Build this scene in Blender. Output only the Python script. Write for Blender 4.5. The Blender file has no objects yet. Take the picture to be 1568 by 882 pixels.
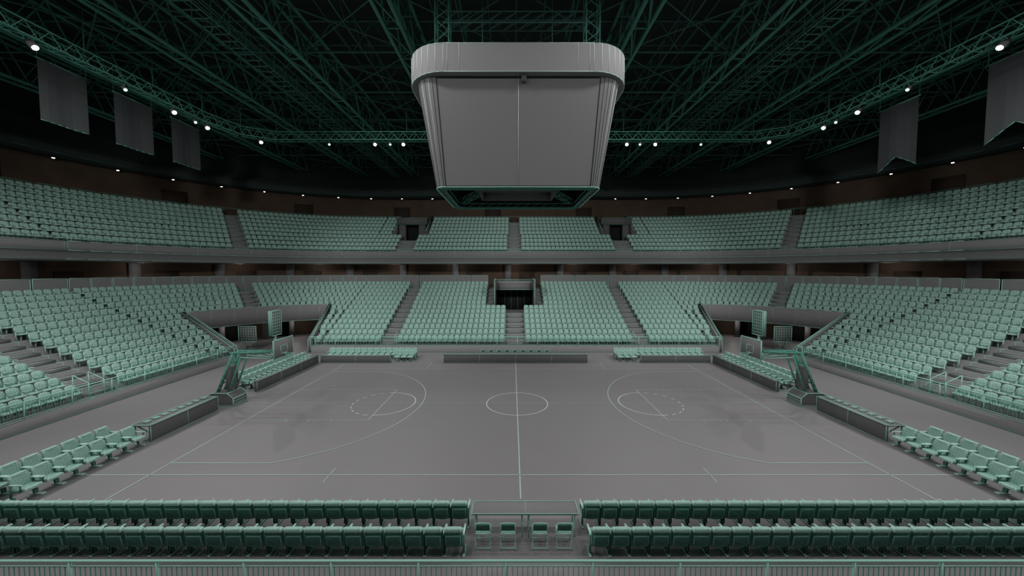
import bpy, bmesh, math, random
import numpy as np
from mathutils import Vector, Matrix
random.seed(4)
S=bpy.context.scene
try:
    S.view_settings.view_transform='Standard'
except Exception: pass

# ------------------------------------------------------------------ materials
def mat(name,col,rough=None,wire=None,wsize=0.006,emit=None,es=0,noise=0.0,nscale=3.0):
    m=bpy.data.materials.new(name); m.use_nodes=True
    nt=m.node_tree; b=nt.nodes['Principled BSDF']; key='Base Color'
    if rough is None and not emit:
        out=nt.nodes['Material Output']; nt.nodes.remove(b)
        b=nt.nodes.new('ShaderNodeBsdfDiffuse'); nt.links.new(b.outputs[0],out.inputs[0]); key='Color'
    else: b.inputs['Roughness'].default_value=rough or .6
    b.inputs[key].default_value=(*col,1)
    src=None
    if noise>0:
        tc=nt.nodes.new('ShaderNodeTexCoord'); n=nt.nodes.new('ShaderNodeTexNoise')
        n.inputs['Scale'].default_value=nscale; n.inputs['Detail'].default_value=3
        nt.links.new(tc.outputs['Object'],n.inputs['Vector'])
        mx=nt.nodes.new('ShaderNodeMix'); mx.data_type='RGBA'
        mx.inputs[6].default_value=(*[c*(1-noise) for c in col],1)
        mx.inputs[7].default_value=(*[min(1,c*(1+noise)) for c in col],1)
        nt.links.new(n.outputs['Fac'],mx.inputs[0]); src=mx.outputs[2]
    if wire:
        w=nt.nodes.new('ShaderNodeWireframe'); w.inputs['Size'].default_value=wsize
        mx=nt.nodes.new('ShaderNodeMix'); mx.data_type='RGBA'
        nt.links.new(w.outputs[0],mx.inputs[0])
        if src: nt.links.new(src,mx.inputs[6])
        else: mx.inputs[6].default_value=(*col,1)
        mx.inputs[7].default_value=(*wire,1); src=mx.outputs[2]
    if src: nt.links.new(src,b.inputs[key])
    if emit:
        b.inputs['Emission Color'].default_value=(*emit,1); b.inputs['Emission Strength'].default_value=es
    return m
LINE=(0.36,0.66,0.56)
GREY=mat('grey_concrete',(0.22,0.217,0.225),noise=0.06)
FLOOR=mat('court_floor_grey',(0.225,0.216,0.226),0.5,noise=0.04,nscale=0.6)
DGREY=mat('dark_grey_panel',(0.13,0.13,0.135),noise=0.08)
TRIM=mat('teal_line_trim',LINE)
PALE=mat('pale_line_trim',(0.44,0.58,0.54))
TRIMD=mat('dim_teal_steel',(0.12,0.34,0.27))
STEEL=mat('roof_truss_steel',(0.09,0.25,0.20))
STEEL2=mat('roof_secondary_steel',(0.075,0.17,0.145))
DECK=mat('roof_deck_dark',(0.04,0.05,0.05),noise=0.2,nscale=0.5)
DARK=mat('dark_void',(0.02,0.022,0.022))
BROWN=mat('brown_concourse_wall',(0.085,0.060,0.045),noise=0.25,nscale=0.8)
BROWND=mat('brown_concourse_door',(0.045,0.034,0.028))
SEAT=mat('stadium_seat_teal',(0.25,0.425,0.37),wire=(0.62,0.86,0.78),wsize=0.009)
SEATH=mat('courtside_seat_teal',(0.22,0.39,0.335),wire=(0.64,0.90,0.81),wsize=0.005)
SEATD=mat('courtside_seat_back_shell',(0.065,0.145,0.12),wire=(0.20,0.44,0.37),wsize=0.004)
SCORE=mat('scoreboard_grey',(0.225,0.225,0.23))
SCORE2=mat('scoreboard_band_grey',(0.28,0.28,0.285))
BANNER=mat('banner_fabric',(0.07,0.076,0.08),noise=0.1,nscale=1)
WHITE=mat('white_line',(0.62,0.70,0.67))
LAMP=mat('lamp_lens',(1,1,1),0.5,emit=(1,0.97,0.92),es=12)
LAMPT=mat('lamp_lens_teal',(0.5,1,0.85),0.5,emit=(0.55,1,0.9),es=3)
LAMPW=mat('downlight_lens',(1,1,1),0.5,emit=(1,0.93,0.82),es=5)

# ------------------------------------------------------------------ mesher
class M:
    def __init__(s): s.v=[];s.f=[];s.m=[];s.mats=[]
    def mi(s,m):
        if m not in s.mats: s.mats.append(m)
        return s.mats.index(m)
    def poly(s,pts,m):
        o=len(s.v); s.v.extend([tuple(p) for p in pts]); s.f.append(tuple(range(o,o+len(pts)))); s.m.append(s.mi(m))
    def hexa(s,p,m):
        o=len(s.v); s.v.extend([tuple(q) for q in p]); k=s.mi(m)
        for f in ((0,3,2,1),(4,5,6,7),(0,1,5,4),(1,2,6,5),(2,3,7,6),(3,0,4,7)):
            s.f.append(tuple(o+i for i in f)); s.m.append(k)
    def box(s,c,d,m,rz=0,rx=0,R=None):
        hx,hy,hz=d[0]/2,d[1]/2,d[2]/2
        P=[(-hx,-hy,-hz),(hx,-hy,-hz),(hx,hy,-hz),(-hx,hy,-hz),(-hx,-hy,hz),(hx,-hy,hz),(hx,hy,hz),(-hx,hy,hz)]
        if R is None: R=Matrix.Rotation(rz,3,'Z')@Matrix.Rotation(rx,3,'X')
        s.hexa([R@Vector(q)+Vector(c) for q in P],m)
    def rbox(s,c,d,m,bev=0.03,seg=2,rz=0,rx=0):
        bm=bmesh.new(); bmesh.ops.create_cube(bm,size=1)
        bmesh.ops.scale(bm,vec=Vector(d),verts=bm.verts)
        bmesh.ops.bevel(bm,geom=bm.edges[:],offset=bev,segments=seg,affect='EDGES',profile=0.5)
        R=Matrix.Rotation(rz,3,'Z')@Matrix.Rotation(rx,3,'X'); o=len(s.v); k=s.mi(m)
        bm.verts.ensure_lookup_table()
        for v in bm.verts: s.v.append(tuple(R@v.co+Vector(c)))
        for f in bm.faces: s.f.append(tuple(o+v.index for v in f.verts)); s.m.append(k)
        bm.free()
    def bar(s,p,q,r,m,n=4,caps=True):
        p=Vector(p);q=Vector(q);d=q-p
        if d.length<1e-6: return
        d.normalize(); up=Vector((0,0,1)) if abs(d.z)<0.95 else Vector((1,0,0))
        a=d.cross(up).normalized(); b=d.cross(a); o=len(s.v); k=s.mi(m)
        for e in (p,q):
            for i in range(n):
                t=2*math.pi*(i+0.5)/n; s.v.append(tuple(e+a*math.cos(t)*r+b*math.sin(t)*r))
        for i in range(n):
            j=(i+1)%n; s.f.append((o+i,o+j,o+n+j,o+n+i)); s.m.append(k)
        if caps:
            s.f.append(tuple(o+i for i in range(n))[::-1]); s.m.append(k)
            s.f.append(tuple(o+n+i for i in range(n))); s.m.append(k)
    def path(s,pts,r,m,n=4,closed=False):
        L=list(pts)+([pts[0]] if closed else [])
        for a,b in zip(L,L[1:]): s.bar(a,b,r,m,n)
    def cyl(s,p,q,r,m,n=14): s.bar(p,q,r,m,n)
    def sweep(s,prof,path,m,R0=5.5):
        k=s.mi(m); o=len(s.v); n=len(prof)
        for (cx,cy,nx,ny) in path:
            for (a,z) in prof: s.v.append((cx+nx*(R0+a),cy+ny*(R0+a),z))
        for i in range(len(path)-1):
            for j in range(n-1):
                s.f.append((o+i*n+j,o+(i+1)*n+j,o+(i+1)*n+j+1,o+i*n+j+1)); s.m.append(k)
    def line(s,a,z,path,r,m):
        pts=[(cx+nx*(5.5+a),cy+ny*(5.5+a),z) for cx,cy,nx,ny in path]
        s.path(pts,r,m)
    def arrays(s):
        return (np.array(s.v,dtype=np.float32),np.array([i for f in s.f for i in f],dtype=np.int32),
                np.array([len(f) for f in s.f],dtype=np.int32),np.array(s.m,dtype=np.int32))
    def build(s,name,parent=None,smooth=False):
        V,L,C,MI=s.arrays()
        return mk(name,V,L,C,MI,s.mats,parent,smooth)
def mk(name,V,L,C,MI,mats,parent=None,smooth=False):
    me=bpy.data.meshes.new(name)
    me.vertices.add(len(V)); me.vertices.foreach_set('co',V.ravel())
    me.loops.add(len(L)); me.loops.foreach_set('vertex_index',L)
    st=np.concatenate(([0],np.cumsum(C)[:-1])).astype(np.int32)
    me.polygons.add(len(C)); me.polygons.foreach_set('loop_start',st); me.polygons.foreach_set('loop_total',C)
    me.polygons.foreach_set('material_index',MI)
    for m in mats: me.materials.append(m)
    me.update(calc_edges=True); me.validate()
    ob=bpy.data.objects.new(name,me); S.collection.objects.link(ob)
    if parent: ob.parent=parent
    return ob
def stamp(tmpl,xf,name,parent=None):
    V,L,C,MI=tmpl.arrays(); N=len(xf); X=np.array(xf,dtype=np.float32)
    nx=X[:,3:4];ny=X[:,4:5]
    x=V[None,:,0]*ny+V[None,:,1]*nx+X[:,0:1]
    y=-V[None,:,0]*nx+V[None,:,1]*ny+X[:,1:2]
    z=V[None,:,2]+X[:,2:3]
    VV=np.stack([x,y,z],-1).reshape(-1,3).astype(np.float32)
    LL=(L[None,:]+(np.arange(N)*len(V))[:,None]).ravel().astype(np.int32)
    return mk(name,VV,LL,np.tile(C,N).astype(np.int32),np.tile(MI,N).astype(np.int32),tmpl.mats,parent)

# ------------------------------------------------------------------ plan geometry
CX,CY,R0=19.0,8.0,5.5
def corner(sx,sy,a0,a1,step=5):
    n=max(1,int(round(abs(a1-a0)/step))); out=[]
    for i in range(n+1):
        a=math.radians(a0+(a1-a0)*i/n); out.append((sx*CX,sy*CY,sx*math.cos(a),sy*math.sin(a)))
    return out
A_HI,A_LO=80,17
far_path=corner(-1,1,A_HI,90,4)+corner(1,1,90,A_HI,4)
near_path=corner(1,1,A_LO,0)+corner(1,-1,0,90)+corner(-1,-1,90,0)+corner(-1,1,0,A_LO)
full_path=corner(-1,1,0,90)+corner(1,1,90,0)+corner(1,-1,0,90)+corner(-1,-1,90,0)+[(-CX,CY,-1,0)]
opens=[corner(1,1,A_LO,A_HI),corner(-1,1,A_LO,A_HI)]
def far_L(x): return corner(-1,1,A_HI,90,4)+[(x,CY,0,1)]
def far_R(x): return [(x,CY,0,1)]+corner(1,1,90,A_HI,4)
DR,RZ,Z0,NR=0.9,0.42,0.6,13
SM=NR*DR; ZC=Z0+RZ*(NR-1)
UR,UZ,UZ0,UN,US=0.85,0.6,10.2,9,12.3
def lprof(k0,k1):
    P=[]
    for k in range(k0,k1):
        zb=0 if k==0 else Z0+RZ*(k-1)
        P+= [(k*DR,zb),(k*DR,Z0+RZ*k)]
    P.append((k1*DR,Z0+RZ*(k1-1)))
    return P
bowl=M()
bowl.sweep(lprof(0,NR),near_path,GREY)
bowl.sweep(lprof(0,7),far_path,GREY)
VX=2.3
bowl.sweep(lprof(7,NR),far_L(-VX),GREY); bowl.sweep(lprof(7,NR),far_R(VX),GREY)
for o in opens:
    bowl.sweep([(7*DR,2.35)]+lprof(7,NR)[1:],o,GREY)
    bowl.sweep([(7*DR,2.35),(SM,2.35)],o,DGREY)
bowl.sweep([(SM,ZC),(15.2,ZC)],full_path,GREY)
for k in range(NR):
    z=Z0+RZ*k+0.005; a=k*DR
    bowl.line(a,z,near_path,0.012,TRIM)
    if k<7: bowl.line(a,z,far_path,0.012,TRIM)
    else:
        bowl.line(a,z,far_L(-VX),0.012,TRIM); bowl.line(a,z,far_R(VX),0.012,TRIM)
        for o in opens: bowl.line(a,z,o,0.012,TRIM)
def P(p,a,z): return Vector((p[0]+p[2]*(R0+a),p[1]+p[3]*(R0+a),z))
for sx in (1,-1):
    for ang in (A_LO,A_HI):
        p=corner(sx,1,ang,ang+1,1)[0]; t=Vector((-p[3],p[2],0))*0.12
        a0,a1=-0.05,6.45
        b=[P(p,a0,0)-t,P(p,a1,0)-t,P(p,a1,0)+t,P(p,a0,0)+t]
        tops=[Z0+0.65,Z0+0.65+RZ*7.0]
        tp=[b[0]+Vector((0,0,tops[0])),b[1]+Vector((0,0,tops[1])),b[2]+Vector((0,0,tops[1])),b[3]+Vector((0,0,tops[0]))]
        bowl.hexa(b+tp,DGREY)
        bowl.path(tp,0.025,TRIM,closed=True)
        bowl.bar(tp[0]+Vector((0,0,.15)),tp[1]+Vector((0,0,.15)),0.03,TRIM,6)
        bowl.bar(b[0],tp[0],0.02,TRIM); bowl.bar(b[3],tp[3],0.02,TRIM)
    o=corner(sx,1,A_LO,A_HI)
    bowl.sweep([(6.45,2.35),(6.0,2.45),(5.85,4.1),(6.0,4.2),(6.35,4.15),(6.35,3.5)],o,GREY)
    bowl.line(5.88,4.16,o,0.03,TRIM); bowl.line(5.97,2.42,o,0.025,TRIM)
    for q in o[::2]: bowl.bar(P(q,5.97,2.45),P(q,5.83,4.1),0.012,TRIM)
    bowl.sweep([(11.5,0),(11.5,2.35)],o,BROWN)
    for i in (2,5,8):
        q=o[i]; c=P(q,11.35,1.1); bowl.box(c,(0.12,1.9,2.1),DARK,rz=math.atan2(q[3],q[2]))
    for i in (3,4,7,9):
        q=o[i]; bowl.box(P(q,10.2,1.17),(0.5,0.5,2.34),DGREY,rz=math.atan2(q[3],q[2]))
for pth in (near_path,far_path): bowl.line(-0.01,0.03,pth,0.015,TRIMD)
# far centre vomitory
zf=Z0+RZ*6
ya,yb_=CY+R0+6.3,CY+R0+SM
bowl.poly([(-VX,ya,zf),(VX,ya,zf),(VX,yb_,zf),(-VX,yb_,zf)],GREY)
for sx in (-1,1):
    x=sx*VX
    bowl.hexa([(x-.08,ya,zf),(x+.08,ya,zf),(x+.08,yb_,zf),(x-.08,yb_,zf),(x-.08,ya,6.9),(x+.08,ya,6.9),(x+.08,yb_,7.0),(x-.08,yb_,7.0)],DGREY)
    bowl.path([(x,ya,zf),(x,ya,6.92),(x,yb_,7.02)],0.03,TRIM)
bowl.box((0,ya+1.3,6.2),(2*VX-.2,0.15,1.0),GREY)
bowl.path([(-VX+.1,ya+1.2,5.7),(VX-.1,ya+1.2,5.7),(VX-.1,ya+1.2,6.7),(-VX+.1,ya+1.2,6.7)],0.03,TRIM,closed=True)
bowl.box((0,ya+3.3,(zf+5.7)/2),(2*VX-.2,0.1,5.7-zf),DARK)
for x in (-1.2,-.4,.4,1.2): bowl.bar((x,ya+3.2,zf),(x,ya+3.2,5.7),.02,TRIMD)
bowl.path([(-VX,ya,6.92),(VX,ya,6.92)],0.025,TRIM)
def stairs(mesh,base,n,k0,k1,dr,rz,z0,s0,w=1.3,nos=TRIM):
    n=Vector(n); t=Vector((-n.y,n.x,0)); rzang=math.atan2(n.y,n.x)
    for k in range(max(1,k0),k1):
        a=s0+k*dr; z=z0+rz*(k-1)
        c=Vector(base)+n*(R0+a-dr*0.25); c.z=z+rz*0.25
        mesh.box(c,(dr*0.5,w,rz*0.5),GREY,rz=rzang)
        e=Vector(base)+n*(R0+a-dr*0.5-.01)
        mesh.bar(Vector((e.x,e.y,z+rz*.5))-t*w/2,Vector((e.x,e.y,z+rz*.5))+t*w/2,0.016,nos)
    for sd in (-1,1):
        for k in range(max(k0,1),k1):
            a=s0+k*dr
            e=Vector(base)+n*(R0+a)+t*sd*w/2
            mesh.bar((e.x-n.x*dr,e.y-n.y*dr,z0+rz*(k-1)+.01),(e.x,e.y,z0+rz*(k-1)+.01),0.014,nos)
            mesh.bar((e.x,e.y,z0+rz*(k-1)),(e.x,e.y,z0+rz*k),0.012,nos)
XA=12.5; c45=math.sqrt(.5)
stairs(bowl,(0,CY,0),(0,1,0),0,7,DR,RZ,Z0,0,1.6)
for sx in (-1,1):
    stairs(bowl,(sx*XA,CY,0),(0,1,0),0,NR,DR,RZ,Z0,0)
    stairs(bowl,(sx*2.85,CY,0),(0,1,0),7,NR,DR,RZ,Z0,0,0.8)
    stairs(bowl,(sx*CX,0,0),(sx,0,0),0,NR,DR,RZ,Z0,0,1.5)
    stairs(bowl,(sx*CX,CY,0),(sx*c45,c45,0),8,NR,DR,RZ,Z0,0)
def handrail(mesh,base,n,off,dr,rz,z0,s0,k0,k1):
    n=Vector(n);t=Vector((-n.y,n.x,0))
    for k in range(k0,k1,3):
        p=Vector(base)+n*(R0+s0+k*dr+.3)+t*off; z=z0+rz*k
        q=Vector(base)+n*(R0+s0+(k+1)*dr+.3)+t*off
        mesh.path([(p.x,p.y,z),(p.x,p.y,z+.9),(q.x,q.y,z+rz+.9),(q.x,q.y,z+rz)],0.025,TRIM,6)
for sx in (-1,1):
    handrail(bowl,(sx*CX,0,0),(sx,0,0),0.0,DR,RZ,Z0,0,0,1)
    for o in (-.78,.78): handrail(bowl,(sx*CX,0,0),(sx,0,0),o,DR,RZ,Z0,0,0,2)
    for o in (-.7,.7): handrail(bowl,(sx*XA,CY,0),(0,1,0),o,DR,RZ,Z0,0,0,1)
    for o in (-.7,.7): handrail(bowl,(sx*XA,CY,0),(0,1,0),o,DR,RZ,Z0,0,11,12)
bowl.build('lower_seating_bowl_risers')

rail=M()
def railrun(mesh,path,a,z,h,post=1.97,bal=0.14,rr=0.035,rp=0.03,rb=0.009,mm=TRIM,mb=TRIMD):
    pts=[P(p,a,0) for p in path]
    segs=[(p,q) for p,q in zip(pts,pts[1:]) if (q-p).length>1e-3]
    mesh.path([Vector((p.x,p.y,z+h)) for p in pts],rr,mm,8)
    mesh.path([Vector((p.x,p.y,z+h-.12)) for p in pts],rr*.5,mm,4)
    mesh.path([Vector((p.x,p.y,z+.1)) for p in pts],rr*.5,mm,4)
    def walk(step,fn,st=0):
        acc=st
        for p,q in segs:
            L=(q-p).length; d=(q-p)/L
            while acc<L: fn(p+d*acc); acc+=step
            acc-=L
    walk(post,lambda e:mesh.bar((e.x,e.y,z),(e.x,e.y,z+h),rp,mm,6),0.5)
    if bal: walk(bal,lambda e:mesh.bar((e.x,e.y,z+.1),(e.x,e.y,z+h-.12),rb,mb,4,False))
railrun(rail,far_path,0.05,Z0,0.9)
railrun(rail,near_path,0.05,Z0,0.86,bal=0.115,rr=.03)
rail.build('stand_front_guard_railing')

# ------------------------------------------------------------------ upper bowl
up=M()
def uprof(k0,k1,ext=0):
    Pp=[]
    for k in range(k0,k1):
        zb=UZ0-0.1 if k==0 else UZ0+UZ*(k-1)
        Pp+=[(US+k*UR,zb),(US+k*UR,UZ0+UZ*k)]
    Pp.append((US+k1*UR+ext,UZ0+UZ*(k1-1)))
    return Pp
UX,UV=14.5,2.2
ZT=UZ0+UZ*(UN-1)
U_all=full_path
left_path=[(-UX-UV,CY,0,1)]+corner(-1,1,90,0)+corner(-1,-1,0,90)+corner(1,-1,90,0)+corner(1,1,0,90)+[(UX+UV,CY,0,1)]
up.sweep(uprof(0,4),U_all,GREY)
up.sweep(uprof(4,UN),left_path,GREY)
up.sweep(uprof(4,UN),[(-UX+UV,CY,0,1),(UX-UV,CY,0,1)],GREY)
up.sweep([(US+UN*UR,ZT),(21.5,ZT)],U_all,GREY)
for k in range(UN):
    z=UZ0+UZ*k;a=US+k*UR
    if k<4: up.line(a,z,U_all,0.012,TRIM)
    else:
        up.line(a,z,left_path,0.012,TRIM); up.line(a,z,[(-UX+UV,CY,0,1),(UX-UV,CY,0,1)],0.012,TRIM)
fp=[(15.2,8.75),(12.15,8.75),(12.0,8.9),(11.95,9.55),(11.75,9.6),(11.75,10.35),(11.95,10.4),(12.1,10.35),(12.3,10.1)]
up.sweep(fp,U_all,GREY)
for a,z,r in ((12.0,8.9,.02),(11.95,9.56,.015),(11.74,9.62,.025),(11.74,10.37,.03)): up.line(a,z,U_all,r,TRIM)
def seams(mesh,step,a,z0,z1,r):
    pts=[P(p,a,0) for p in full_path]; acc=0
    for p,q in zip(pts,pts[1:]):
        L=(q-p).length
        if L<1e-3: continue
        d=(q-p)/L
        while acc<L:
            e=p+d*acc; mesh.bar((e.x,e.y,z0),(e.x,e.y,z1),r,TRIM); acc+=step
        acc-=L
seams(up,4.8,11.73,9.6,10.37,.012)
up.build('upper_seating_tier_risers')
ur=M()
railrun(ur,full_path,12.05,10.4,0.35,post=2.4,bal=None,rr=0.018,rp=0.015)
railrun(ur,left_path,US+UN*UR+.1,ZT,1.05,post=1.6,bal=None,rr=0.022,rp=0.018,mm=TRIMD)
railrun(ur,[(-UX+UV,CY,0,1),(UX-UV,CY,0,1)],US+UN*UR+.1,ZT,1.05,post=1.6,bal=None,rr=0.022,rp=0.018,mm=TRIMD)
ur.build('upper_tier_guard_railing')

us=M()
stairs(us,(0,CY,0),(0,1,0),0,UN,UR,UZ,UZ0,US,1.3)
for sx in (-1,1):
    stairs(us,(sx*UX,CY,0),(0,1,0),0,4,UR,UZ,UZ0,US,1.9)
    stairs(us,(sx*CX,CY,0),(sx*c45,c45,0),0,UN,UR,UZ,UZ0,US,1.3)
    x0,x1=sx*UX-UV,sx*UX+UV; zf=UZ0+UZ*3; y0=CY+R0+US+4*UR; y1=CY+R0+US+UN*UR
    us.poly([(x0,y0,zf),(x1,y0,zf),(x1,y1,zf),(x0,y1,zf)],GREY)
    for x in (x0,x1):
        us.hexa([(x-.1,y0,zf),(x+.1,y0,zf),(x+.1,y1,zf),(x-.1,y1,zf),(x-.1,y0,zf+1.4),(x+.1,y0,zf+1.4),(x+.1,y1,ZT+1.1),(x-.1,y1,ZT+1.1)],DGREY)
        us.bar((x,y0,zf+1.42),(x,y1,ZT+1.12),0.03,TRIM)
    yb=y0+1.6
    us.box((sx*UX,yb,zf+2.9),(2*UV-.2,1.4,0.9),DGREY)
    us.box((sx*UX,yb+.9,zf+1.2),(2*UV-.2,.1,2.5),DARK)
    us.box((sx*UX-1.4,yb,zf+1.2),(0.9,.9,2.4),DGREY); us.box((sx*UX+1.4,yb,zf+1.2),(0.9,.9,2.4),DGREY)
    yy=yb-.71
    us.path([(x0+.1,yy,zf+2.45),(x1-.1,yy,zf+2.45),(x1-.1,yy,zf+3.35),(x0+.1,yy,zf+3.35)],0.025,TRIMD,closed=True)
us.build('upper_tier_stairs_and_portals')

# ------------------------------------------------------------------ shell
fl=M(); fl.poly([(-52,-42,0),(52,-42,0),(52,42,0),(-52,42,0)],FLOOR); fl.build('floor')
wl=M(); wl.sweep([(15.2,ZC),(15.2,8.75)],U_all,BROWN)
acc=0; pts=[P(p,15.05,0) for p in full_path]
for p,q in zip(pts,pts[1:]):
    L=(q-p).length
    if L<1e-3: continue
    d=(q-p)/L
    while acc<L:
        e=p+d*acc; wl.box((e.x,e.y,7.2),(0.9,0.3,3.0),DGREY,rz=math.atan2(d.y,d.x))
        f=e+d*2.6; wl.box((f.x,f.y,6.9),(2.0,0.1,2.0),BROWND,rz=math.atan2(d.y,d.x)); acc+=7.2
    acc-=L
wl.build('wall_lower_concourse')
wu=M(); wu.sweep([(21.5,ZT),(21.5,18.9)],U_all,BROWN)
wu.sweep([(21.5,18.9),(18.8,18.9),(18.8,19.6),(24,21.5),(24,28)],U_all,DECK)
wu.line(18.78,18.95,U_all,0.03,STEEL2)
acc=2; pts=[P(p,21.4,0) for p in full_path]
for p,q in zip(pts,pts[1:]):
    L=(q-p).length
    if L<1e-3: continue
    d=(q-p)/L
    while acc<L:
        e=p+d*acc; wu.box((e.x,e.y,ZT+1.3),(2.4,0.12,2.6),BROWND,rz=math.atan2(d.y,d.x)); acc+=14
    acc-=L
wu.build('wall_upper_concourse')
dl=M(); acc=1.2; pts=[P(p,20.3,0) for p in full_path]
for p,q in zip(pts,pts[1:]):
    L=(q-p).length
    if L<1e-3: continue
    d=(q-p)/L
    while acc<L:
        e=p+d*acc; dl.cyl((e.x,e.y,18.72),(e.x,e.y,18.9),0.16,DARK,10); dl.cyl((e.x,e.y,18.68),(e.x,e.y,18.73),0.11,LAMPW,10); acc+=4.6
    acc-=L
dl.build('soffit_downlights')
cl=M(); cl.poly([(-52,-42,27.6),(-52,42,27.6),(52,42,27.6),(52,-42,27.6)],DECK)
cl.build('ceiling')

gs=M()
pts=[(P(p,SM+.15,0)) for p in full_path]
for p,q in zip(pts,pts[1:]):
    L=(q-p).length
    if L<1e-3: continue
    n=max(1,int(round(L/2.3))); d=(q-p)/n
    for i in range(n):
        a=p+d*(i+.03); b=p+d*(i+.97)
        if abs(a.y-b.y)<.01 and a.y>0 and abs((a.x+b.x)/2)<2.4: continue
        gs.poly([(a.x,a.y,ZC+.1),(b.x,b.y,ZC+.1),(b.x,b.y,7.3),(a.x,a.y,7.3)],GREY)
        gs.path([(a.x,a.y,ZC+.05),(b.x,b.y,ZC+.05),(b.x,b.y,7.32),(a.x,a.y,7.32)],0.022,TRIM,closed=True)
gs.build('concourse_screen_panels')

# ------------------------------------------------------------------ seats
st=M()
def shell(mesh,w,z0,z1,y0,lean,th,mf,mb,nx=4,nz=3,curve=0.05,rnd=0.05,arch=0.05):
    def pt(i,j,side):
        u=2*i/nx-1; t=j/nz
        ww=w/2*(1-rnd*2*max(0,t-.5)**2*2)
        x=u*ww; z=z0+(z1-z0)*t-(arch*abs(u)**3 if t>0.99 else 0)
        y=y0+lean*t-curve*(u*u)+ (th*(1-.3*t) if side else 0)+ (-.015*math.sin(t*math.pi) if not side else .01*math.sin(t*math.pi))
        return (x,y,z)
    o=len(mesh.v); n=(nx+1)*(nz+1)
    for side in (0,1):
        for j in range(nz+1):
            for i in range(nx+1): mesh.v.append(pt(i,j,side))
    kf,kb=mesh.mi(mf),mesh.mi(mb); W=nx+1
    for j in range(nz):
        for i in range(nx):
            a=o+j*W+i; mesh.f.append((a,a+1,a+W+1,a+W)); mesh.m.append(kf)
            b=a+n; mesh.f.append((b,b+W,b+W+1,b+1)); mesh.m.append(kb)
    for i in range(nx):
        a=o+i; mesh.f.append((a,a+n,a+n+1,a+1)); mesh.m.append(kb)
        a=o+nz*W+i; mesh.f.append((a,a+1,a+1+n,a+n)); mesh.m.append(kf)
    for j in range(nz):
        a=o+j*W; mesh.f.append((a,a+W,a+W+n,a+n)); mesh.m.append(kf)
        a=o+j*W+nx; mesh.f.append((a,a+n,a+W+n,a+W)); mesh.m.append(kf)
shell(st,0.49,0.42,0.90,0.16,0.10,0.07,SEAT,SEAT)
st.rbox((0,-0.05,0.42),(0.46,0.44,0.10),SEAT,0.03,1,rx=math.radians(-5))
for sx in (-1,1):
    st.box((sx*0.265,-0.03,0.62),(0.045,0.34,0.035),SEAT)
    st.box((sx*0.265,0.08,0.34),(0.035,0.07,0.56),SEAT)
st.box((0,0.1,0.2),(0.06,0.06,0.4),SEAT)
xf_low=[];xf_up=[]
SP=0.56
def straight(out,p0,p1,n,z):
    p0=Vector(p0);p1=Vector(p1);L=(p1-p0).length;c=int(L/SP+1e-6)
    if c<1: return
    d=(p1-p0)/L; m=(L-c*SP)/2
    for i in range(c):
        e=p0+d*(m+SP*(i+.5)); out.append((e.x,e.y,z,n[0],n[1]))
def arc(out,sx,sy,a0,a1,r,z,m0=0.0,m1=0.0):
    A0=math.radians(a0)+m0/r; A1=math.radians(a1)-m1/r; L=(A1-A0)*r; c=int(L/SP+1e-6)
    if c<1: return
    for i in range(c):
        a=A0+(A1-A0)*(i+.5)/c
        nx,ny=sx*math.cos(a),sy*math.sin(a)
        out.append((sx*CX+nx*r,sy*CY+ny*r,z,nx,ny))
for k in range(NR):
    s=k*DR+.5; r=R0+s; y=CY+r; z=Z0+RZ*k
    for sx in (-1,1):
        straight(xf_low,(sx*(XA+.72),y,0),(sx*CX,y,0),(0,1),z)
        straight(xf_low,(sx*(0.9 if k<7 else 3.3),y,0),(sx*(XA-.72),y,0),(0,1),z)
        if k<7:
            arc(xf_low,sx,1,A_HI,90,r,z,0.2,0); arc(xf_low,sx,1,0,A_LO,r,z,0,0.2)
        else:
            arc(xf_low,sx,1,0,45,r,z,0,.72); arc(xf_low,sx,1,45,90,r,z,.72,0)
        x=sx*(CX+r)
        straight(xf_low,(x,.82,0),(x,CY,0),(sx,0),z)
        straight(xf_low,(x,-.82,0),(x,-CY,0),(sx,0),z)
        if k<10: arc(xf_low,sx,-1,0,25,r,z,0,0)
for k in range(UN):
    s=US+k*UR+.45; r=R0+s; y=CY+r; z=UZ0+UZ*k
    for sx in (-1,1):
        g=1.05 if k<4 else UV+.3
        straight(xf_up,(sx*.75,y,0),(sx*(UX-g),y,0),(0,1),z)
        straight(xf_up,(sx*(UX+g),y,0),(sx*CX,y,0),(0,1),z)
        arc(xf_up,sx,1,0,45,r,z,0,.75); arc(xf_up,sx,1,45,90,r,z,.75,0)
        x=sx*(CX+r); straight(xf_up,(x,-8,0),(x,CY,0),(sx,0),z)
stamp(st,xf_low,'lower_bowl_stadium_seats')
stamp(st,xf_up,'upper_tier_stadium_seats')

cs=M()
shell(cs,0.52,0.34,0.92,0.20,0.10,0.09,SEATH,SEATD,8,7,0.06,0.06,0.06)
cs.rbox((0,0.325,0.875),(0.49,0.13,0.13),SEATH,0.045,3)
cs.rbox((0,-0.04,0.43),(0.48,0.50,0.13),SEATH,0.045,3,rx=math.radians(-4))
cs.rbox((0,0.32,0.56),(0.42,0.05,0.32),SEATD,0.02,2,rx=math.radians(-10))
for sx in (-1,1):
    cs.rbox((sx*0.27,0.0,0.64),(0.05,0.44,0.045),SEATH,0.015,2)
    cs.box((sx*0.27,0.19,0.40),(0.035,0.06,0.48),SEATD)
    cs.box((sx*0.27,-0.15,0.52),(0.03,0.05,0.2),SEATD)
    cs.box((sx*0.27,0.02,0.42),(0.03,0.36,0.05),SEATD)
    cs.box((sx*0.27,0.10,0.10),(0.045,0.08,0.2),SEATD)
    cs.rbox((sx*0.27,0.02,0.025),(0.07,0.46,0.05),SEATH,0.015,1)
XF=[]
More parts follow.
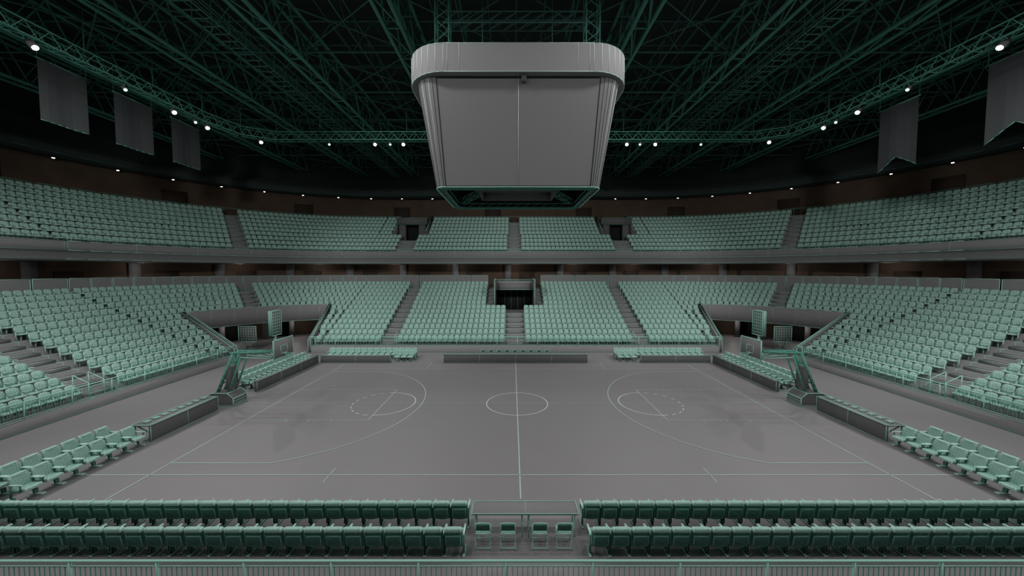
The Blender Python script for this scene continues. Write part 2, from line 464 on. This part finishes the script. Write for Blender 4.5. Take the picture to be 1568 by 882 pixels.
for y in (-10.32,-11.45):
    for i in range(28):
        XF.append((-1.93-.55*i,y,0,0,-1)); XF.append((2.16+.55*i,y,0,0,-1))
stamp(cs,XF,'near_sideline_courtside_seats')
for sx in (-1,1):
    X=[]
    for i in range(7):
        for j,xx in enumerate((17.3,18.45)):
            X.append((sx*xx,-5.5-.6*i,0,sx,0))
    X=[q for q in X if q[1]>-9.3]
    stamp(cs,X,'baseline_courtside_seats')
    X=[]
    for i in range(13):
        for j,xx in enumerate((17.95,18.95)):
            if j==0 or i<12: X.append((sx*xx,2.6+.57*i,0.0,sx,0))
    stamp(cs,X,'team_bench_seats')
    X=[]
    for i in range(14): X.append((sx*(9.2+.57*i),10.9,0,0,1))
    for i in range(3): X.append((sx*(9.2+.57*i),10.0,0,0,1))
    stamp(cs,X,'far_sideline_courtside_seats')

# ------------------------------------------------------------------ court lines
ct=M(); zc=0.012
def fl_line(p,q,w=0.042,m=PALE):
    p=Vector((p[0],p[1]));q=Vector((q[0],q[1]));d=(q-p).normalized();t=Vector((-d.y,d.x))*w/2
    ct.poly([(p.x-t.x,p.y-t.y,zc),(q.x-t.x,q.y-t.y,zc),(q.x+t.x,q.y+t.y,zc),(p.x+t.x,p.y+t.y,zc)],m)
def fl_arc(cx,cy,r,a0,a1,n=48,w=0.045,dash=False,m=PALE):
    for i in range(n):
        if dash and i%4>=2: continue
        A=math.radians(a0+(a1-a0)*i/n);B=math.radians(a0+(a1-a0)*(i+1)/n)
        ct.poly([(cx+math.cos(A)*(r-w/2),cy+math.sin(A)*(r-w/2),zc+.001),(cx+math.cos(A)*(r+w/2),cy+math.sin(A)*(r+w/2),zc+.001),
                 (cx+math.cos(B)*(r+w/2),cy+math.sin(B)*(r+w/2),zc+.001),(cx+math.cos(B)*(r-w/2),cy+math.sin(B)*(r-w/2),zc+.001)],m)
BX,SY=14.5,7.62
fl_line((-17,-SY),(17,-SY)); fl_line((-16,SY),(16,SY))
for sx in (-1,1):
    fl_line((sx*BX,-9.2),(sx*BX,8.9),0.05)
    for y in (-2.44,2.44): fl_line((sx*BX,y),(sx*8.0,y),0.035)
    fl_line((sx*8.0,-2.44),(sx*8.0,2.44),0.045)
    fl_arc(sx*8.0,0,1.83,-90 if sx<0 else 90,90 if sx<0 else 270,40,0.055,m=WHITE)
    fl_arc(sx*8.0,0,1.83,90 if sx<0 else -90,270 if sx<0 else 90,40,0.055,True,m=WHITE)
    hx=12.95; r=7.24; ang=math.degrees(math.asin(6.75/r))
    if sx<0: fl_arc(-hx,0,r,-ang,ang,80,0.045)
    else: fl_arc(hx,0,r,180-ang,180+ang,80,0.045)
    xe=hx-math.cos(math.radians(ang))*r
    for y in (-6.75,6.75): fl_line((sx*BX,y),(sx*xe,y))
    for y in (-2.44,2.44):
        for x in (12.3,11.1,10.8,9.9): fl_line((sx*x,y),(sx*x,y+(.25 if y>0 else -.25)),0.035)
    fl_line((sx*7.45,-SY-.5),(sx*7.45,-SY+.5),0.035); fl_line((sx*7.25,SY-.3),(sx*7.25,SY+1.9),0.035)
fl_line((0,-9.1),(0,9.5),0.05)
fl_line((-17.0,0),(17,0),0.022,TRIM)
fl_arc(0,0,1.83,0,360,64,0.05,m=WHITE)
ct.build('court_line_markings')

# ------------------------------------------------------------------ barriers & tables
def board(mesh,p,q,h,th=0.18,seg=2.4):
    p=Vector((*p,0));q=Vector((*q,0));L=(q-p).length;d=(q-p)/L;n=max(1,round(L/seg))
    rz=math.atan2(d.y,d.x); c=(p+q)/2
    mesh.rbox((c.x,c.y,h/2+.02),(L,th,h-.04),DGREY,0.02,1,rz=rz)
    mesh.box((c.x,c.y,h+.0),(L+.04,th+.06,.04),GREY,rz=rz)
    t=Vector((-d.y,d.x,0))*(th/2+.04)
    for s_ in (-1,1):
        mesh.bar(p+t*s_+Vector((0,0,h+.02)),q+t*s_+Vector((0,0,h+.02)),0.014,TRIM)
        mesh.bar(p+t*s_*.8+Vector((0,0,.03)),q+t*s_*.8+Vector((0,0,.03)),0.01,TRIM)
        for i in range(n+1):
            e=p+d*L*i/n+t*s_*.8; mesh.bar((e.x,e.y,0.02),(e.x,e.y,h),0.012,TRIM)
for sx in (-1,1):
    b=M(); board(b,(sx*17.15,2.0),(sx*17.0,9.3),0.7); b.build('team_bench_led_board')
    b=M(); board(b,(sx*16.8,9.5),(sx*10.8,9.5),0.62,seg=3); b.build('far_sideline_led_board')
b=M(); board(b,(-6.2,9.55),(6.2,9.55),0.75,0.35,3.1)
b.box((0,9.95,.72),(12.4,.6,.04),GREY)
for i in range(11): b.box((-5.8+1.16*i,10.0,.36),(0.05,0.5,.7),DGREY)
b.build('scorers_table')
for sx in (-1,1):
    b=M(); x=sx*17.15
    board(b,(x,-4.95),(x,-1.1),0.80,0.08,1.9)
    b.box((x+sx*.42,-3.03,.78),(.8,3.85,.05),GREY)
    b.path([(x+sx*.02,-4.95,.81),(x+sx*.82,-4.95,.81),(x+sx*.82,-1.1,.81),(x+sx*.02,-1.1,.81)],.018,TRIM,closed=True)
    for yy in (-4.85,-3.03,-1.2):
        b.path([(x+sx*.75,yy,0),(x+sx*.75,yy,.78),(x+sx*.05,yy,.4)],.025,TRIMD)
    for i in range(8):
        yy=-4.6+.45*i
        b.rbox((x+sx*.45,yy,.85),(.22,.24,.08),SEATH,.02,1)
    b.build('media_table')

tb=M()
tx0,tx1,ty0,ty1=-1.50,1.68,-10.98,-10.38
tb.rbox(((tx0+tx1)/2,(ty0+ty1)/2,.74),(tx1-tx0,ty1-ty0,.04),GREY,.01,1)
tb.path([(tx0,ty0,.77),(tx1,ty0,.77),(tx1,ty1,.77),(tx0,ty1,.77)],.012,TRIM,closed=True)
tb.bar((.1,ty0,.765),(.1,ty1,.765),.01,TRIM)
for x in (tx0+.1,0,.2,tx1-.1):
    for y in (ty0+.08,ty1-.08): tb.bar((x,y,0),(x,y,.74),.02,TRIM,6)
for x in (tx0+.1,tx1-.1): tb.bar((x,ty0+.08,.15),(x,ty1-.08,.15),.015,TRIM)
tb.build('courtside_table')
def fchair(x,y,facing):
    c=M()
    for sx in (-1,1):
        c.path([(sx*.22,-.22,0),(sx*.21,.12,.45),(sx*.2,.22,.80)],.016,TRIM,6)
        c.path([(sx*.22,.24,0),(sx*.2,-.16,.47)],.016,TRIM,6)
    c.path([(-.2,.22,.80),(0,.235,.83),(.2,.22,.80)],.016,TRIM,6)
    c.bar((-.22,.2,.06),(.22,.2,.06),.012,TRIM,6); c.bar((-.22,-.2,.06),(.22,-.2,.06),.012,TRIM,6)
    c.rbox((0,-.02,.46),(.42,.40,.05),SEATH,.018,2)
    c.rbox((0,.205,.68),(.40,.035,.22),SEATD,.012,2,rx=math.radians(-12))
    c.path([(-.19,.24,.57),(.19,.24,.57)],.01,TRIM)
    ob=c.build('folding_chair'); ob.location=(x,y,0); ob.rotation_euler=(0,0,facing); return ob
for x in (-1.12,-.40,.52,1.22): fchair(x-.02,-11.22,math.pi)
for i in range(9):
    fchair(-3.1+.72*i+.2,10.75,0.0)

# ------------------------------------------------------------------ basketball stands
def hoop(sx):
    h=M()
    def X(x): return sx*x
    pr=[(16.65,0),(18.6,0),(18.6,.35),(17.9,.75),(17.0,.75),(16.65,.45)]
    for yy in (-.55,.55): h.poly([(X(a),yy,z+.04) for a,z in pr],DGREY)
    for i in range(len(pr)):
        a=pr[i];b2=pr[(i+1)%len(pr)]
        h.poly([(X(a[0]),-.55,a[1]+.04),(X(b2[0]),-.55,b2[1]+.04),(X(b2[0]),.55,b2[1]+.04),(X(a[0]),.55,a[1]+.04)],DGREY)
        h.bar((X(a[0]),-.55,a[1]+.04),(X(b2[0]),-.55,b2[1]+.04),.022,TRIM); h.bar((X(a[0]),.55,a[1]+.04),(X(b2[0]),.55,b2[1]+.04),.022,TRIM)
        h.bar((X(a[0]),-.55,a[1]+.04),(X(a[0]),.55,a[1]+.04),.02,TRIM)
    for z in (.15,.3,.45): h.bar((X(16.64),-.55,z),(X(16.64),.55,z),.012,TRIM)
    for xx in (16.9,18.4):
        for yy in (-.5,.5): h.cyl((X(xx),yy-.04,.05),(X(xx),yy+.04,.05),.05,DARK,10)
    def beam(p,q,w,m=TRIMD):
        h.bar(p,q,w,m,4)
        d=(Vector(q)-Vector(p)); n=max(2,int(d.length/.3))
        for i in range(n+1):
            c=Vector(p)+d*i/n; h.box(c,(w*1.5,w*1.5,.015),TRIM)
    for yy in (-.28,.28):
        beam((X(17.75),yy,.75),(X(16.75),yy,3.1),.09)
        beam((X(17.1),yy,.75),(X(16.3),yy,2.9),.05)
        beam((X(16.9),yy,3.12),(X(14.25),yy*.6,3.15),.075)
        h.bar((X(16.3),yy,2.85),(X(14.4),yy*.6,2.75),.035,TRIM)
        h.bar((X(15.6),yy*.8,3.1),(X(14.4),yy*.6,2.75),.03,TRIM)
    for x,z in ((17.5,1.3),(17.25,1.9),(17.0,2.5),(16.75,3.12),(16.0,3.13),(15.3,3.14),(14.6,3.15)):
        h.bar((X(x),-.3,z),(X(x),.3,z),.045,TRIMD)
    h.rbox((X(17.1),0,1.6),(.35,.62,1.3),DGREY,.05,1)
    bx=X(13.95); y0,y1,z0,z1=-.91,.91,2.85,3.95
    h.box((bx,0,3.4),(.03,1.82,1.1),GREY)
    h.path([(bx,y0,z0),(bx,y1,z0),(bx,y1,z1),(bx,y0,z1)],.035,TRIM,closed=True)
    for i in range(1,9):
        yy=y0+(y1-y0)*i/9; h.bar((bx,yy,z0),(bx,yy,z1),.019,TRIM)
    for i in range(1,6):
        z=z0+(z1-z0)*i/6; h.bar((bx,y0,z),(bx,y1,z),.019,TRIM)
    h.path([(bx-sx*.03,-.3,3.1),(bx-sx*.03,.3,3.1),(bx-sx*.03,.3,3.55),(bx-sx*.03,-.3,3.55)],.022,TRIM,closed=True)
    for yy in (-.7,.7): h.bar((X(14.6),yy*.3,3.15),(bx,yy,3.8),.025,TRIM); h.bar((X(14.6),yy*.3,3.15),(bx,yy,2.95),.025,TRIM)
    rc=Vector((X(13.95-.38),0,3.05)); ring=[rc+Vector((math.cos(t)*.23,math.sin(t)*.23,0)) for t in [2*math.pi*i/20 for i in range(20)]]
    h.path(ring,.014,TRIM,6,closed=True); h.bar((bx,0,3.05),(X(13.8),0,3.05),.05,TRIM)
    for i in range(10):
        a=2*math.pi*i/10
        for s_ in (-1,1):
            p=rc+Vector((math.cos(a)*.23,math.sin(a)*.23,0)); b=a+s_*.6
            h.bar(p,rc+Vector((math.cos(b)*.13,math.sin(b)*.13,-.42)),.006,TRIM,3)
    cx=X(14.5)
    h.box((cx,.15,4.85),(.16,.85,1.45),DGREY)
    for xo in (-.09,.09):
        h.path([(cx+xo,-.28,4.12),(cx+xo,.58,4.12),(cx+xo,.58,5.58),(cx+xo,-.28,5.58)],.025,TRIM,closed=True)
        for i in range(1,5): h.bar((cx+xo,-.28+.86*i/5,4.12),(cx+xo,-.28+.86*i/5,5.58),.014,TRIM)
        for i in range(1,8): h.bar((cx+xo,-.28,4.12+1.46*i/8),(cx+xo,.58,4.12+1.46*i/8),.014,TRIM)
    for yy in (-.28,.58):
        h.bar((cx,yy,4.12),(cx,yy,5.58),.04,TRIM)
    h.bar((cx,.15,3.1),(cx,.15,4.1),.05,TRIM); h.bar((cx,-.15,3.1),(cx,.1,4.1),.03,TRIM)
    h.build('basketball_hoop_stand')
    p=M(); px,py=X(26.6),14.3
    p.box((px,py,1.65),(1.7,.06,1.5),DGREY)
    p.path([(px-.87,py-.03,.88),(px+.87,py-.03,.88),(px+.87,py-.03,2.42),(px-.87,py-.03,2.42)],.035,TRIM,closed=True)
    for i in range(1,7): p.bar((px-.87+1.74*i/7,py-.04,.88),(px-.87+1.74*i/7,py-.04,2.42),.013,TRIM)
    for i in range(1,6): p.bar((px-.87,py-.04,.88+1.54*i/6),(px+.87,py-.04,.88+1.54*i/6),.013,TRIM)
    for s_ in (-1,1):
        p.path([(px+s_*.5,py-.5,.05),(px+s_*.5,py+.6,.05),(px+s_*.5,py+.05,1.3),(px+s_*.5,py-.5,.05)],.03,TRIMD)
    p.bar((px-.5,py-.5,.03),(px+.5,py-.5,.03),.03,TRIMD); p.bar((px-.5,py+.6,.03),(px+.5,py+.6,.03),.03,TRIMD)
    p.build('practice_backboard')
hoop(-1); hoop(1)

# ------------------------------------------------------------------ scoreboard
def rr(hw,hd,r,z,n=8):
    out=[]
    for (sx,sy,a0) in ((1,-1,-90),(1,1,0),(-1,1,90),(-1,-1,180)):
        for i in range(n+1):
            a=math.radians(a0+90*i/n)
            out.append(Vector((sx*(hw-r)+math.cos(a)*r,sy*(hd-r)+math.sin(a)*r,z)))
    return out
sb=M()
def loft(a,b,m):
    n=len(a)
    for i in range(n): sb.poly([a[i],a[(i+1)%n],b[(i+1)%n],b[i]],m)
ZB,ZM,ZR=12.15,17.15,18.55
B0=rr(4.15,3.15,.55,ZB); B1=rr(5.0,3.8,1.1,ZM)
loft(B0,B1,SCORE)
R1=rr(5.0,3.8,1.1,ZM+.02);R2=rr(5.40,4.15,1.9,ZM+.06);R3=rr(5.40,4.15,1.9,ZR-.06);R4=rr(5.25,4.0,1.8,ZR);R5=rr(4.8,3.5,1.5,ZR-.03)
loft(R1,R2,SCORE);loft(R2,R3,SCORE2);loft(R3,R4,SCORE2);loft(R4,R5,SCORE)
sb.poly(R5,DGREY)
BI=rr(3.75,2.75,.4,ZB);BI2=rr(3.75,2.75,.4,13.6)
loft(B0,BI,DGREY); loft(BI,BI2,DARK); sb.poly(BI2,DARK)
sb.path(B0,.03,TRIM,closed=True); sb.path(BI,.03,TRIMD,closed=True)
sb.path(R2,.02,PALE,closed=True); sb.path(R3,.016,PALE,closed=True)
n=9
for c in range(4):
    for i in range(n):
        j=c*n+i
        sb.bar(B0[j],B1[j],.013,WHITE if i in (0,4,6,8) else DARK)
        sb.bar(R2[j],R3[j],.014,WHITE)
for x in np.arange(-3.3,3.4,.55):
    if abs(x)>2.2:
        for s_ in (-1,1): sb.bar((x,s_*4.155,ZM+.06),(x,s_*4.155,ZR-.06),.011,WHITE)
for y in np.arange(-2.2,2.3,.55):
    for s_ in (-1,1): sb.bar((s_*5.405,y,ZM+.06),(s_*5.405,y,ZR-.06),.011,WHITE)
for s_ in (-1,1):
    sb.path([(-3.6,s_*3.16,ZB+.04),(3.6,s_*3.16,ZB+.04),(3.9,s_*3.80,ZM-.05),(-3.9,s_*3.80,ZM-.05)],.022,DARK,closed=True)
    sb.bar((0,s_*3.155,ZB),(0,s_*3.805,ZM),.018,WHITE)
    sb.path([(s_*4.16,-2.4,ZB+.1),(s_*4.16,2.4,ZB+.1),(s_*5.0,2.6,ZM-.1),(s_*5.0,-2.6,ZM-.1)],.022,DARK,closed=True)
    sb.box((0,s_*1.25,12.85),(4.2,.12,1.1),DGREY); sb.box((s_*2.1,0,12.85),(.12,2.5,1.1),DGREY)
def latt(p,q,w,h_,m=TRIMD,r=.03,step=.6):
    p=Vector(p);q=Vector(q);d=(q-p);L=d.length;d/=L;t=Vector((-d.y,d.x,0)).normalized()*w/2;u=Vector((0,0,h_))
    ch=[(p+t,q+t),(p-t,q-t),(p+t+u,q+t+u),(p-t+u,q-t+u)]
    for a,b in ch: sb.bar(a,b,r,m)
    k=max(2,int(L/step))
    for i in range(k):
        a=p+d*L*i/k;b=p+d*L*(i+1)/k
        sb.bar(a+t,b-t,r*.6,m);sb.bar(a+t,b+t+u,r*.6,m);sb.bar(a-t,b-t+u,r*.6,m);sb.bar(a+t+u,b-t+u,r*.6,m)
for s_ in (-1,1):
    latt((-3.9,s_*2.9,12.1),(3.9,s_*2.9,12.1),.3,.3); latt((s_*3.9,-2.8,12.1),(s_*3.9,2.8,12.1),.3,.3)
    for s2 in (-1,1): latt((s_*3.7,s2*2.7,12.3),(s_*2.2,s2*1.3,12.7),.3,.3)
def col(mesh,x,y,z0,z1,w,m,r=.045):
    for a in (-1,1):
        for b in (-1,1): mesh.bar((x+a*w,y+b*w,z0),(x+a*w,y+b*w,z1),r,m)
    z=z0;f=1
    while z<z1-.1:
        zz=min(z+w*1.6,z1)
        for b in (-1,1):
            mesh.bar((x-w*f,y+b*w,z),(x+w*f,y+b*w,zz),r*.6,m); mesh.bar((x+b*w,y-w*f,z),(x+b*w,y+w*f,zz),r*.6,m)
        z=zz;f=-f
for sx in (-1,1): col(sb,sx*4.25,0,18.4,25.5,.38,STEEL)
latt((-4.2,0,21.9),(4.2,0,21.9),.7,.6,STEEL2,.035,.8)
for x in (-2,2): sb.bar((x,0,18.5),(x,0,25.4),.03,STEEL2)
sb.box((.25,-3.9,17.0),(.22,.25,.25),DGREY)
sb.build('center_hung_scoreboard')

# ------------------------------------------------------------------ roof steel
rf=M()
def truss(mesh,p,q,h_,w,step,r,m,r2=None):
    p=Vector(p);q=Vector(q);d=q-p;L=d.length;d/=L;t=Vector((-d.y,d.x,0)).normalized()*w/2;u=Vector((0,0,h_)); r2=r2 or r*.5
    mesh.bar(p+t,q+t,r,m,4,False);mesh.bar(p-t,q-t,r,m,4,False)
    mesh.bar(p+u+t,q+u+t,r,m,4,False);mesh.bar(p+u-t,q+u-t,r,m,4,False)
    k=max(2,int(round(L/step)))
    for i in range(k):
        a=p+d*L*i/k;b=p+d*L*(i+1)/k;c=(a+b)/2
        for s_ in (t,-t):
            mesh.bar(a+s_,c+s_+u,r2,m,4,False);mesh.bar(c+s_+u,b+s_,r2,m,4,False)
        mesh.bar(a+t,b-t,r2,m,4,False);mesh.bar(a+t,a-t,r2,m,4,False); mesh.bar(a+u+t,a+u-t,r2,m,4,False)
def flat(mesh,p,q,h_,step,r,m):
    p=Vector(p);q=Vector(q);d=q-p;L=d.length;d/=L;u=Vector((0,0,h_))
    mesh.bar(p,q,r,m,4,False);mesh.bar(p+u,q+u,r,m,4,False);k=max(2,int(round(L/step)))
    for i in range(k):
        a=p+d*L*i/k;b=p+d*L*(i+1)/k;c=(a+b)/2
        mesh.bar(a,c+u,r*.6,m,4,False);mesh.bar(c+u,b,r*.6,m,4,False)
MX=(7.6,15.6,23.6,31.6,39.6)
Y0,Y1=-24,41
for x in MX:
    for sx in (-1,1):
        yy1=37 if x<25 else (34 if x<35 else 28)
        truss(rf,(sx*x,Y0,22.9),(sx*x,yy1,22.9),2.9,1.0,3.2,.13,STEEL,.055)
rf.build('roof_main_trusses')
rs=M()
for y in range(-12,37,6):
    flat(rs,(-42,y,24.0),(42,y,24.0),2.2,3.0,.085,STEEL2)
xs=[-39.6,-31.6,-23.6,-15.6,-7.6,0,7.6,15.6,23.6,31.6,39.6]
for y in range(-12,34,6):
    for a,b in zip(xs,xs[1:]):
        rs.bar((a,y,24),(b,y+6,24),.05,STEEL2,4,False); rs.bar((b,y,24),(a,y+6,24),.05,STEEL2,4,False)
for x in np.arange(-42,42.1,2.0):
    rs.bar((x,-18,26.6),(x,36,26.6),.06,STEEL2,4,False)
for y in np.arange(-14,36,3):
    rs.bar((-43,y,26.9),(43,y,26.9),.07,STEEL2,4,False)
for x in (3.8,11.6,19.6,27.6,35.6):
    for sx in (-1,1): flat(rs,(sx*x,-18,24.6),(sx*x,36 if x<30 else 30,24.6),1.4,2.4,.06,STEEL2)
rs.build('roof_secondary_steelwork')
cw=M()
for sx in (-1,1):
    for x in (18.2,):
        for o in (-.55,.55):
            for z in (22.5,23.1,23.6): cw.bar((sx*x+o,-18,z),(sx*x+o,36,z),.035,STEEL,4,False)
        for y in np.arange(-18,36,.7): cw.bar((sx*x-.55,y,22.5),(sx*x+.55,y,22.5),.05,STEEL2,4,False)
        for y in np.arange(-18,36,1.4):
            for o in (-.55,.55): cw.bar((sx*x+o,y,22.5),(sx*x+o,y,23.6),.025,STEEL,4,False)
cw.build('roof_catwalk')

rg=M()
ringp=[(-26.9,-24),(-26.9,10.4),(-26.0,13.6),(-23.5,15),(23.5,15),(26.0,13.6),(26.9,10.4),(26.9,-24)]
for a,b in zip(ringp,ringp[1:]): truss(rg,(*a,20.75),(*b,20.75),.75,.7,1.1,.045,TRIMD,.025)
for a,b in zip(ringp,ringp[1:]):
    a=Vector((*a,21.5));b=Vector((*b,21.5));n_=max(1,int((b-a).length/4))
    for i in range(n_): c=a+(b-a)*i/n_; rg.bar(c,(c.x,c.y,24.2),.03,STEEL)
lamps=[]
for x in (11,12.3,13.8,18.3,24.6):
    for sx in (-1,1): lamps.append((sx*x,14.9 if x<24 else 14.3, x in (11,13.8,24.6)))
for y,big in ((-.65,1),(4.05,0),(7.65,1),(9.55,0),(10.75,1)):
    for sx in (-1,1): lamps.append((sx*26.8,y,bool(big)))
for y in (-8,-14,-20):
    for sx in (-1,1): lamps.append((sx*26.8,y,True))
for x,y,big in lamps:
    p=Vector((x,y,20.35)); aim=Vector((x*.25,-3 if y>0 else y*.3,0)); d=(aim-p).normalized()
    r=.15 if big else .10
    rg.cyl(p-d*.45,p,r*1.3,DGREY,12); rg.cyl(p-d*.02,p+d*.03,r*.95,LAMP if big else LAMPT,12)
    rg.bar(p-d*.3,(x,y,20.8),.03,TRIMD)
rg.build('lighting_rig_truss')
def spot(loc,aim,e,ang=115,rad=.12,col=(1,.985,.96),blend=.9):  # used for the rig lamps and the added tier fill spots
    l=bpy.data.lights.new('rig_or_fill_spot','SPOT'); l.energy=e; l.spot_size=math.radians(ang); l.spot_blend=blend; l.shadow_soft_size=rad; l.color=col
    o=bpy.data.objects.new('rig_or_fill_spotlight',l); o.location=loc; S.collection.objects.link(o)
    o.rotation_euler=(Vector(aim)-Vector(loc)).to_track_quat('-Z','Y').to_euler()
for x,y,big in lamps:
    if big:
        p=Vector((x,y,20.35)); aim=Vector((x*.25,-3 if y>0 else y*.3,0)); d=(aim-p).normalized()
        spot(p+d*.12,aim,1350)
fill_hs=M()
def area(loc,aim,e,size=1.7):  # area lamps and their housings are added out of view as fill light
    l=bpy.data.lights.new('added_fill_area','AREA'); l.energy=e; l.size=size; l.color=(1,.99,.985)
    o=bpy.data.objects.new('added_fill_area_light',l); o.location=loc; S.collection.objects.link(o)
    o.rotation_euler=(Vector(aim)-Vector(loc)).to_track_quat('-Z','Y').to_euler()
for y in (-7,-17):
    for x in (-21,-7.6,7.6,21):
        fill_hs.rbox((x,y,21.95),(1.9,1.9,.25),DGREY,.05,1)
        for o in (-.8,.8): fill_hs.bar((x+o,y,22),(x+o,y,24),.02,STEEL)
        area((x,y,21.8),(x*.9,y+4,0),800)
# fill spots added out of view over the near half to brighten the tiers
for x,y,z,ax,ay,az,e,ang,rad in ((-14,-9.5,21,-10,24,6,10000,62,.6),(14,-9.5,21,10,24,6,10000,62,.6),(-20,-13,18,-31,12,6,7500,74,.8),(20,-13,18,31,12,6,7500,74,.8)):
    d=(Vector((ax,ay,az))-Vector((x,y,z))).normalized()
    c=Vector((x,y,z))-d*.9
    fill_hs.cyl(c-d*.3,c+d*.05,.8,DGREY,16); fill_hs.bar(c,(c.x,c.y,24),.04,STEEL)
    spot((x,y,z),(ax,ay,az),e,ang,rad,blend=.7)
fill_hs.build('added_fill_housings')
cl_=M()
def conc(x,y,z,e):  # added point lamp with housing, brightens the concourse walls and tunnels
    cl_.cyl((x,y,z+.05),(x,y,z+.14),.12,DGREY,10)
    l=bpy.data.lights.new('added_concourse_fill','POINT'); l.energy=e; l.shadow_soft_size=.02; l.color=(1,.93,.84)
    o=bpy.data.objects.new('added_concourse_fill',l); o.location=(x,y,z-.1); S.collection.objects.link(o)
for x in (-16,-8,0,8,16): conc(x,CY+R0+13.6,8.6,26)
for sx in (-1,1):
    for a in (70,45,20):
        r=R0+13.6; t=math.radians(a); conc(sx*(CX+r*math.cos(t)),CY+r*math.sin(t),8.6,26)
    for y in (5,-3): conc(sx*(CX+R0+13.6),y,8.6,26)
    for a in (62,38):
        r=R0+9; t=math.radians(a); conc(sx*(CX+r*math.cos(t)),CY+r*math.sin(t),2.2,40)
cl_.build('added_concourse_fill_housings')

# ------------------------------------------------------------------ banners
def banner(x,y0,y1,zt,zb,tail):
    b=M(); n=6
    ys=[y0+(y1-y0)*i/n for i in range(n+1)]
    def zbot(i): return zb+(0 if not tail else .95*(1-abs(2*i/n-1)))
    for i in range(n):
        xa=x+.04*math.sin(i*1.3);xb=x+.04*math.sin((i+1)*1.3)
        b.poly([(xa,ys[i],zbot(i)),(xb,ys[i+1],zbot(i+1)),(xb,ys[i+1],zt),(xa,ys[i],zt)],BANNER)
        b.bar((xa,ys[i],zbot(i)),(xb,ys[i+1],zbot(i+1)),.025,TRIMD)
    b.bar((x,y0-.1,zt),(x,y1+.1,zt),.04,TRIMD,6)
    for y in (y0,y1): b.bar((x,y,zt),(x,y,24),.015,STEEL)
    if tail: b.bar((x,(y0+y1)/2,zb+.95),(x,(y0+y1)/2,zt),.012,TRIMD)
    b.build('hanging_banner')
for a,c in ((1.9,4.5),(6.25,9.1),(10.8,13.6)): banner(-30,a,c,21.3,17.5,False)
for a,c in ((6.2,9.1),(-.6,2.3)): banner(30,a,c,21.0,16.0,True)

# ------------------------------------------------------------------ world + camera
w=bpy.data.worlds.new('World'); S.world=w; w.use_nodes=True
w.node_tree.nodes['Background'].inputs[0].default_value=(.02,.03,.03,1); w.node_tree.nodes['Background'].inputs[1].default_value=.3
cam=bpy.data.cameras.new('camera'); cam.sensor_width=36; cam.lens=554/1568*36; cam.clip_end=300
co=bpy.data.objects.new('camera',cam); S.collection.objects.link(co)
co.location=(-.305,-21.4,8.03); co.rotation_euler=(math.radians(90-2.89),0,0); S.camera=co
